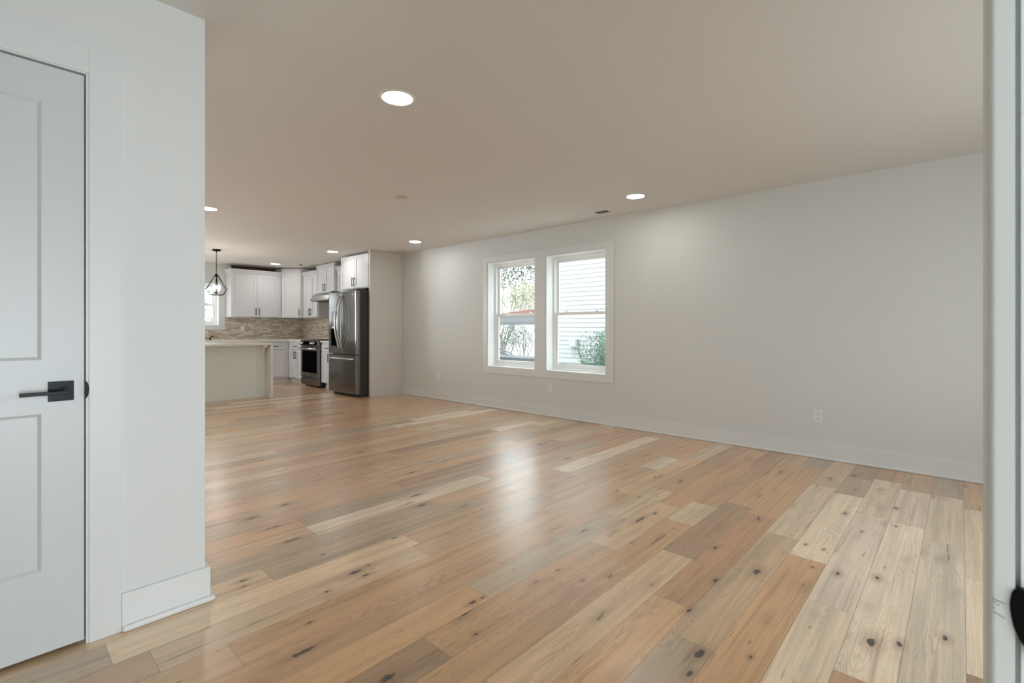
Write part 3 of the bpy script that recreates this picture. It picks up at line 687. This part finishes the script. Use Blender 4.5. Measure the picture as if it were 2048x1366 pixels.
# ------------------------------------------------------------------ island
t = thing('kitchen_island', 'white kitchen island with overhanging quartz top and end panel', 'kitchen island', (0, 0, 0))
bm = bm_new(); box(bm, 1.05, 3.19, 8.512, 9.22, 0, .862); 
obj('body', bm, M['island'], t)
bm = bm_new(); box(bm, 3.070, 3.19, 8.498, 8.5118, 0, .862, bev=.001); obj('end_pilaster', bm, M['island'], t)
bm = bm_new(); box(bm, 1.02, 3.232, 8.285, 9.25, .8625, .894, bev=.002); obj('worktop', bm, M['quartz'], t)
bm = bm_new(); box(bm, 3.192, 3.232, 8.285, 9.25, 0, .862, bev=.002); obj('waterfall_panel', bm, M['quartz'], t)
def corbel(x):
    bm = bm_new()
    pts = [(8.498, .862), (8.32, .862), (8.32, .845)]
    for k in range(9):
        a = k/8*PI/2; pts.append((8.33+.13*math.sin(a)*1.0, .845-.02-(1-math.cos(a))*.12))
    pts += [(8.47, .66), (8.498, .65)]
    prism(bm, pts, 'x', x, x+.055)
    obj('corbel', bm, M['island'], t)
corbel(3.105); corbel(2.08); corbel(1.1)
for k in range(3):   # kitchen-side doors
    x = 1.10+k*.69
    bm = bm_new(); box(bm, x, x+.66, 9.221, 9.24, .12, .84, bev=.002); d = obj('door', bm, M['cab'], t)
    bm = bm_new(); tube(bm, [(x+.06, 9.27, .62), (x+.06, 9.27, .78)], .0055, 8); tube(bm, [(x+.06, 9.24, .65), (x+.06, 9.27, .65)], .0045, 8); tube(bm, [(x+.06, 9.24, .75), (x+.06, 9.27, .75)], .0045, 8); obj('handle', bm, M['black'], d)

# ------------------------------------------------------------------ pendant
t = thing('pendant_light', 'black geometric wire cage pendant hanging over the island', 'pendant light', (2.61, 9.0, CL))
bm = bm_new(); lathe(bm, [(.065, 0), (.065, -.012), (.055, -.024), (.012, -.03), (.006, -.045)], seg=28); obj('canopy', bm, M['black'], t)
bm = bm_new(); nlk = 15; z = -.045
for k in range(nlk):
    zc = z-.0125-k*.0245; pts = []
    for j in range(12):
        a = 2*PI*j/12; u_, w_ = .0085*math.cos(a), .0165*math.sin(a)
        pts.append((u_, 0, zc+w_) if k % 2 else (0, u_, zc+w_))
    tube(bm, pts, .0024, 6, closed=True)
obj('chain', bm, M['black'], t)
bm = bm_new(); ZT, ZW, ZB = -.425, -.655, -.745
lathe(bm, [(.004, -.40), (.022, -.412), (.03, -.43), (.026, -.445)], seg=20)
NS = 6; ph = .35
top = [(.022*math.cos(ph+2*PI*k/NS), .022*math.sin(ph+2*PI*k/NS), ZT) for k in range(NS)]
mid = [(.165*math.cos(ph+2*PI*k/NS), .165*math.sin(ph+2*PI*k/NS), ZW) for k in range(NS)]
bot = [(.108*math.cos(ph+2*PI*k/NS), .108*math.sin(ph+2*PI*k/NS), ZB) for k in range(NS)]
for k in range(NS):
    tube(bm, [top[k], mid[k]], .0048, 8); tube(bm, [mid[k], bot[k]], .0048, 8); tube(bm, [bot[k], bot[(k+1) % NS]], .0048, 8)
obj('cage', bm, M['black'], t)
bm = bm_new(); tube(bm, [(0, 0, -.44), (0, 0, -.71)], .005, 8); lathe(bm, [(.02, -.70), (.02, -.715), (.008, -.73)], seg=16)
for k in range(4):
    a = PI/4+k*PI/2; c_, s_ = math.cos(a), math.sin(a)
    tube(bm, [(0, 0, -.705), (.03*c_, .03*s_, -.715), (.05*c_, .05*s_, -.70)], .004, 8)
obj('candle_arms', bm, M['black'], t)
for k in range(4):
    a = PI/4+k*PI/2; c_, s_ = .05*math.cos(a), .05*math.sin(a)
    bm = bm_new(); lathe(bm, [(.012, -.705), (.012, -.665)], (c_, s_, 0), 14); so = obj('candle_socket', bm, M['plastic'], t)
    bm = bm_new(); lathe(bm, [(.006, -.665), (.0145, -.645), (.015, -.625), (.009, -.60), (.002, -.58)], (c_, s_, 0), 14); obj('bulb', bm, M['bulb'], so)

# ------------------------------------------------------------------ refrigerator
t = thing('refrigerator', 'stainless steel french door refrigerator with ice dispenser', 'refrigerator', (0, 0, 0))
FY0, FY1, FXF = 7.213, 8.152, 4.105
bm = bm_new(); box(bm, 4.190, 4.86, FY0+.004, FY1-.004, .045, 1.755, bev=.004); obj('body', bm, M['steel_dark'], t)
bm = bm_new(); box(bm, 4.205, 4.84, FY0+.02, FY1-.02, 0.0, .045); obj('kick_plate', bm, M['slot'], t)
bm = bm_new(); box(bm, 4.14, 4.30, FY0+.01, FY0+.07, 1.756, 1.785, bev=.004); obj('hinge_cover', bm, M['steel_dark'], t); bm = bm_new(); box(bm, 4.14, 4.30, FY1-.07, FY1-.01, 1.756, 1.785, bev=.004); obj('hinge_cover', bm, M['steel_dark'], t)
def curved_front(ya, yb, z0, z1):
    """front panel, plan profile bowed outward (-X) with rounded vertical edges"""
    yc, hw_ = (FY0+FY1)/2, (FY1-FY0)/2
    xf = lambda y: FXF+.008*((y-yc)/hw_)**2
    pts = [(4.182, ya)]
    r = .018
    N = 14
    pts.append((xf(ya)+r, ya))
    for k in range(1, 5): a = k/5*PI/2; pts.append((xf(ya)+r-r*math.sin(a), ya+r-r*math.cos(a)))
    for k in range(N+1):
        y = ya+r+(yb-ya-2*r)*k/N; pts.append((xf(y), y))
    for k in range(1, 5): a = k/5*PI/2; pts.append((xf(yb)+r-r*math.cos(a), yb-r+r*math.sin(a)))
    pts += [(xf(yb)+r, yb), (4.182, yb)]
    bm = bm_new(); fs = prism(bm, pts, 'z', z0, z1)
    for f in fs:
        if abs(f.normal.z) < .5: f.smooth = True
    return bm
def smooth_by_angle(o):
    me_ = o.data
    import math as _m
    try: me_.set_sharp_from_angle(angle=_m.radians(35))
    except Exception: pass
YM = 7.69
dl = obj('left_door', curved_front(YM+.002, FY1, .705, 1.750), M['steel'], t)
drr = obj('right_door', curved_front(FY0, YM-.002, .705, 1.750), M['steel'], t)
fz = obj('freezer_drawer', curved_front(FY0, FY1, .055, .692), M['steel'], t)
for o in (dl, drr, fz): smooth_by_angle(o)
def bow(y, z0, z1, out, parent):
    bm = bm_new(); pts = []
    for k in range(17):
        s = k/16; pts.append((FXF-.012-out*math.sin(PI*s)**.8, y, z0+(z1-z0)*s))
    pts = [(FXF+.01, y, z0-.002)]+pts+[(FXF+.01, y, z1+.002)]
    tube(bm, pts, .012, 12); obj('handle', bm, M['steel_bright'], parent)
bow(YM+.045, .79, 1.68, .085, dl); bow(YM-.045, .79, 1.68, .085, drr)
bm = bm_new(); pts = [(FXF+.01, FY1-.07, .628)]
for k in range(15): s = k/14; pts.append((FXF-.018-.028*math.sin(PI*s)**.6, FY1-.07-(FY1-FY0-.14)*s, .628))
pts.append((FXF+.01, FY0+.07, .628)); tube(bm, pts, .013, 12); obj('handle', bm, M['steel_bright'], fz)
# dispenser on left door
bm = bm_new(); box(bm, FXF-.004, FXF+.01, 7.865, 8.035, .83, 1.18, bev=.002); dp = obj('water_dispenser', bm, M['blackglass'], dl)
bm = bm_new(); box(bm, FXF-.008, FXF+.004, 7.858, 8.042, 1.181, 1.43, bev=.002); obj('dispenser_display', bm, M['steel'], dp)
bm = bm_new(); box(bm, FXF-.02, FXF+.002, 7.91, 7.99, 1.13, 1.175, bev=.004); obj('dispenser_nozzle', bm, M['steel_bright'], dp)
bm = bm_new(); box(bm, FXF-.02, FXF+.002, 7.86, 8.04, .815, .832, bev=.002); obj('drip_tray', bm, M['steel'], dp)
bm = bm_new(); lathe(bm, [(.014, FXF+.010), (.014, FXF)], (0, 7.33, 1.69), 18, 'x'); obj('round_badge', bm, M['steel_bright'], drr)

# ------------------------------------------------------------------ range
t = thing('range', 'stainless steel slide-in range with black glass oven door', 'range', (0, 0, 0))
RY0, RY1 = 8.922, 9.680
bm = bm_new(); box(bm, 4.345, 4.94, RY0+.002, RY1-.002, .03, .895, bev=.003); obj('body', bm, M['steel_dark'], t)
for y in (RY0+.05, RY1-.05):
    for x in (4.39, 4.88):
        bm = bm_new(); lathe(bm, [(.015, 0), (.015, .03)], (x, y, 0), 12); obj('foot', bm, M['slot'], t)
bm = bm_new(); box(bm, 4.352, 4.945, RY0, RY1, .8955, .905, bev=.002); obj('cooktop', bm, M['blackglass'], t)
bm = bm_new(); prism(bm, [(4.344, .895), (4.335, .903), (4.300, .888), (4.285, .800), (4.344, .790)], 'y', RY0, RY1); cpn = obj('control_panel', bm, M['steel'], t)
bm = bm_new(); prism(bm, [(4.2990, .884), (4.2865, .812), (4.2855, .812), (4.2980, .884)], 'y', RY0+.06, RY1-.03); obj('display_glass', bm, M['blackglass'], cpn)
for y in (9.635, 9.575, 9.515, 9.17, 9.10, 9.03):
    bm = bm_new(); lathe(bm, [(.021, 4.292), (.021, 4.262), (.018, 4.254), (.001, 4.254)], (0, y, .848), 18, 'x'); box(bm, 4.246, 4.256, y-.004, y+.004, .83, .866, bev=.001)
    obj('knob', bm, M['steel_bright'], cpn)
bm = bm_new()
box(bm, 4.305, 4.344, RY0, RY0+.075, .175, .785, bev=.002); box(bm, 4.305, 4.344, RY1-.05, RY1, .175, .785, bev=.002)
box(bm, 4.305, 4.344, RY0+.075, RY1-.05, .70, .785, bev=.002); box(bm, 4.305, 4.344, RY0+.075, RY1-.05, .175, .275, bev=.002)
od = obj('oven_door', bm, M['steel'], t)
bm = bm_new(); box(bm, 4.309, 4.33, RY0+.070, RY1-.045, .27, .705); obj('oven_window', bm, M['blackglass'], od)
bm = bm_new(); pts = [(4.305, RY0+.045, .742), (4.262, RY0+.045, .742), (4.262, RY1-.045, .742), (4.305, RY1-.045, .742)]
tube(bm, [pts[1], pts[2]], .014, 12); tube(bm, [(4.305, RY0+.07, .742), (4.262, RY0+.07, .742)], .009, 8); tube(bm, [(4.305, RY1-.07, .742), (4.262, RY1-.07, .742)], .009, 8)
obj('oven_handle', bm, M['steel_bright'], od)
bm = bm_new(); lathe(bm, [(.015, 4.3055), (.015, 4.303)], (0, 9.32, .225), 18, 'x'); obj('round_badge', bm, M['steel_bright'], od)
bm = bm_new(); box(bm, 4.308, 4.344, RY0+.002, RY1-.002, .035, .162, bev=.003); obj('drawer', bm, M['steel'], t)

# ------------------------------------------------------------------ hood
t = thing('range_hood', 'slim stainless steel under-cabinet range hood', 'range hood', (0, 0, 0))
bm = bm_new(); prism(bm, [(XR-.013, 1.836), (4.60, 1.836), (4.53, 1.78), (4.495, 1.71), (4.495, 1.682), (XR-.013, 1.682)], 'y', 8.922, 9.678)
obj('canopy', bm, M['hoodsteel'], t)
bm = bm_new(); box(bm, 4.52, 4.90, 8.97, 9.63, 1.674, 1.6815); obj('grease_filter', bm, M['steel_dark'], t)

# ------------------------------------------------------------------ outside
GZ = -.5
bm = bm_new(); box(bm, XR+WT, 60, -40, 60, GZ-.1, GZ); box(bm, -40, XR+WT, YK+.25, 60, GZ-.1, GZ)
o = obj('ground', bm, M['concrete']); tag(o, 'pale ground outside the windows', 'ground', kind='structure')
bm = bm_new(); box(bm, -12, XR+.0, -14, -1.45, -.12, -.02); 
o = obj('ground', bm, M['concrete']); tag(o, 'pale concrete walk outside the front door', 'ground', kind='structure')
# neighbour house
HX, HY = 9.5, 7.42
t = thing('neighbor_house', 'white clapboard house close outside the right window', 'house', (HX, HY, GZ))
bm = bm_new(); lap = .104; z = 0; k = 0
prof = []
while z < 6.2:
    prof += [(-.022, z), (-.004, z+lap)]; z += lap
prof = [(.2, 0)]+prof+[(.2, prof[-1][1])]
prism(bm, prof, 'y', -13.5, -.09)
obj('siding', bm, M['siding'], t)
bm = bm_new(); box(bm, -.035, .12, -.09, .02, 0, 6.2, bev=.003); obj('corner_board', bm, M['siding'], t)
bm = bm_new(); box(bm, .2, 6, -13.5, 0, 0, 6.2); obj('house_body', bm, M['siding'], t)
t = thing('utility_box', 'white utility box with conduit mounted on the neighbouring siding', 'utility box', (HX-.045, 6.72, .80))
bm = bm_new(); box(bm, -.11, 0, -.12, .07, -.10, .08, bev=.01); obj('housing', bm, M['siding'], t)
bm = bm_new(); tube(bm, [(-.05, -.02, -.10), (-.05, -.02, -1.2)], .013, 8); tube(bm, [(-.05, .03, -.10), (-.05, .03, -.3), (-.05, .00, -.34), (-.05, .00, -.5)], .009, 8); obj('conduit', bm, M['acgrey'], t)
t = thing('air_conditioner', 'grey outdoor air conditioner unit beside the neighbouring house', 'air conditioner', (8.85, 6.15, GZ))
bm = bm_new(); box(bm, -.36, .36, -.42, .42, 0, .9, bev=.02); obj('housing', bm, M['slot'], t)
bm = bm_new()
for k in range(18):
    y = -.41+k*.0482
    box(bm, -.375, -.36, y-.011, y+.011, .05, .88)
    x = -.35+k*.041
    box(bm, x-.009, x+.009, -.435, -.42, .05, .88); box(bm, x-.009, x+.009, .42, .435, .05, .88)
obj('grille', bm, M['acgrey'], t)
bm = bm_new(); box(bm, -.385, .385, -.445, .445, .88, .925, bev=.015); lathe(bm, [(.28, .925), (.26, .94), (.05, .95), (.001, .95)], seg=24); obj('lid', bm, M['acgrey'], t)
def leaves(parent, c, rad, n_, size, m, seed, name='foliage', shell=.0, asp=.45):
    rg = random.Random(seed); bm = bm_new()
    for i in range(n_):
        while True:
            p = Vector((rg.uniform(-1, 1), rg.uniform(-1, 1), rg.uniform(-1, 1)))
            if shell <= p.length <= 1: break
        f_ = 1+.18*math.sin(5*p.x+3*p.z+seed)+.12*math.sin(9*p.y+seed)
        p = Vector((p.x*rad[0]*f_, p.y*rad[1]*f_, p.z*rad[2]*f_))+Vector(c)
        d = Vector((rg.gauss(0, 1), rg.gauss(0, 1), rg.gauss(0, 1))).normalized(); e = d.cross(Vector((rg.gauss(0, 1), rg.gauss(0, 1), rg.gauss(0, 1)))).normalized()
        s = size*rg.uniform(.6, 1.4); nn = d.cross(e)*s*.12
        vs4 = [bm.verts.new(p-d*s), bm.verts.new(p+e*s*asp-nn), bm.verts.new(p+d*s), bm.verts.new(p-e*s*asp-nn)]
        bm.faces.new(vs4)
    return obj(name, bm, m, parent)
def branches(parent, base, tips, r, name='trunk', seed=1):
    rg = random.Random(seed); bm = bm_new()
    for tp in tips:
        b0, t0 = Vector(base), Vector(tp); pts = []
        for k in range(7):
            s = k/6; p = b0.lerp(t0, s); bend = math.sin(PI*s)*.08*(t0-b0).length
            p += Vector((rg.uniform(-.5, .5)*bend, rg.uniform(-.5, .5)*bend, bend*.5)); pts.append(p)
        pts[0] = b0; tube(bm, pts, r, 7, r*.25)
    obj(name, bm, M['bark'], parent)
t = thing('shrub', 'round green leafy shrub against the white siding', 'shrub', (8.2, 4.75, GZ))
leaves(t, (0, 0, .98), (.72, .78, .72), 13000, .021, M['leaf_green'], 3); branches(t, (0, 0, 0), [(-.3, .2, 1.2), (.2, -.3, 1.3), (.1, .35, 1.2), (-.2, -.3, 1.0)], .03, 'stem')
t = thing('sapling', 'thin sprig of small leaves left of the utility box', 'plant', (8.7, 6.95, GZ))
branches(t, (0, 0, 0), [(.0, .05, 1.15), (.05, -.1, 1.25)], .008, 'stem'); leaves(t, (0, 0, 1.1), (.12, .16, .22), 60, .03, M['leaf_pale'], 5)
# carport with red roof
t = thing('red_roof_shed', 'low shed with red roof and grey fascia beyond the left window', 'shed', (0, 0, GZ))
bm = bm_new(); prism(bm, [(10.75, 2.02), (7.7, 2.02), (7.7, 2.26), (10.75, 2.04)], 'x', 10.56, 13.6); obj('roof', bm, M['redroof'], t)
bm = bm_new(); box(bm, 10.62, 10.68, 7.75, 11.3, 1.79, 2.0, bev=.004); obj('fascia', bm, noise_bump(mat('fascia_grey', (.20, .20, .205), .7), 30, .05, .001), t)
bm = bm_new(); box(bm, 10.58, 10.66, 7.75, 11.3, 1.73, 1.80, bev=.004); obj('beam', bm, M['greywood'], t)
for y in (7.9, 9.4, 11.1):
    bm = bm_new(); box(bm, 10.62, 10.72, y, y+.1, 0, 1.79) if y != 9.4 else box(bm, 13.3, 13.4, y, y+.1, 0, 2.5); obj('post', bm, M['greywood'], t)
t = thing('multi_stem_tree', 'yellow-green bushy tree with many slim stems behind the shed', 'tree', (13.6, 11.9, GZ))
leaves(t, (0, -.1, 2.75), (1.0, 1.15, .62), 13000, .022, M['leaf_yellow'], 8)
branches(t, (0, 0, 0), [(-.6, .5, 2.6), (-.3, -.2, 2.8), (.1, .2, 2.9), (.3, -.6, 2.7), (-.1, -.9, 2.6), (.5, .3, 2.7), (-.5, -.5, 2.5), (0, .9, 2.5)], .02, 'stem', 4)
leaves(t, (-.1, .2, 1.4), (.8, 1.0, .45), 1500, .026, M['leaf_dark'], 12, 'lower_foliage')
t = thing('thin_tree', 'tall sparse tree with thin branches against the white sky', 'tree', (19.0, 17.9, GZ))
branches(t, (0, .3, 0), [(0, .4, 4.2), (-.4, 0, 5.2), (.5, -.9, 4.8), (.2, -1.6, 4.4), (-.5, .8, 5.4), (0, -1.1, 5.4)], .045, 'trunk', 6)
leaves(t, (0, -.9, 4.6), (1.1, 2.3, 1.0), 1500, .075, M['leaf_dark'], 14); leaves(t, (0, .55, 5.2), (.5, .55, .4), 900, .045, M['leaf_pale'], 15, 'bright_foliage')
t = thing('low_bush', 'grey-green bush in front of the distant white fence', 'bush', (16.0, 14.9, GZ))
leaves(t, (0, 0, 1.3), (.9, 1.1, .7), 2000, .035, M['leaf_dark'], 21); branches(t, (0, 0, 0), [(-.3, .3, 1.4), (.3, -.3, 1.5), (0, .5, 1.3)], .04, 'stem', 9)
t = thing('garden_fence', 'distant white board fence beyond the garden', 'fence', (19.5, 0, GZ))
bm = bm_new()
for k in range(60): y = 10+k*.2; box(bm, 0, .03, y, y+.19, 0, .92, bev=.003)
obj('boards', bm, M['fence'], t)
bm = bm_new(); box(bm, -.03, 0, 10, 22, .85, .93); obj('rail', bm, M['fence'], t)
t = thing('storage_bench', 'low grey slatted bench just outside the left window', 'bench', (6.35, 5.62, GZ))
bm = bm_new(); box(bm, -.25, .25, -.55, .7, 1.02, 1.14, bev=.01); obj('bench_top', bm, M['greywood'], t)
bm = bm_new(); box(bm, -.22, .22, -.5, .65, 0, 1.02, bev=.01); obj('bench_box', bm, M['greywood'], t)
t = thing('garden_chair', 'garden chair with an arched grey back behind the bench', 'chair', (7.25, 6.85, GZ))
bm = bm_new(); 
for rr in (.34, .29): tube(bm, [(0, rr*math.cos(a), .82+.34*math.sin(a)*rr/.34) for a in [PI*k/14 for k in range(15)]], .014, 8)
obj('backrest', bm, M['greywood'], t)
bm = bm_new(); box(bm, -.45, 0, -.28, .28, .42, .46, bev=.01); obj('seat', bm, M['greywood'], t)
for x, y, zt in ((0, .34, .78), (0, -.34, .78), (-.43, .25, .42), (-.43, -.25, .42)):
    bm = bm_new(); tube(bm, [(x, y, 0), (x, y, zt)], .014, 8); obj('leg', bm, M['greywood'], t)
# trees beyond kitchen window
t = thing('garden_tree', 'pale leafy tree filling the small kitchen window', 'tree', (3.9, 15.2, GZ))
leaves(t, (0, 0, 2.2), (1.3, 1.0, 1.2), 1500, .045, M['leaf_pale'], 31); branches(t, (0, 0, 0), [(-.5, .2, 2.6), (.5, -.2, 2.8), (.1, .3, 3.0), (-.9, 0, 2.2)], .07, 'trunk', 3)
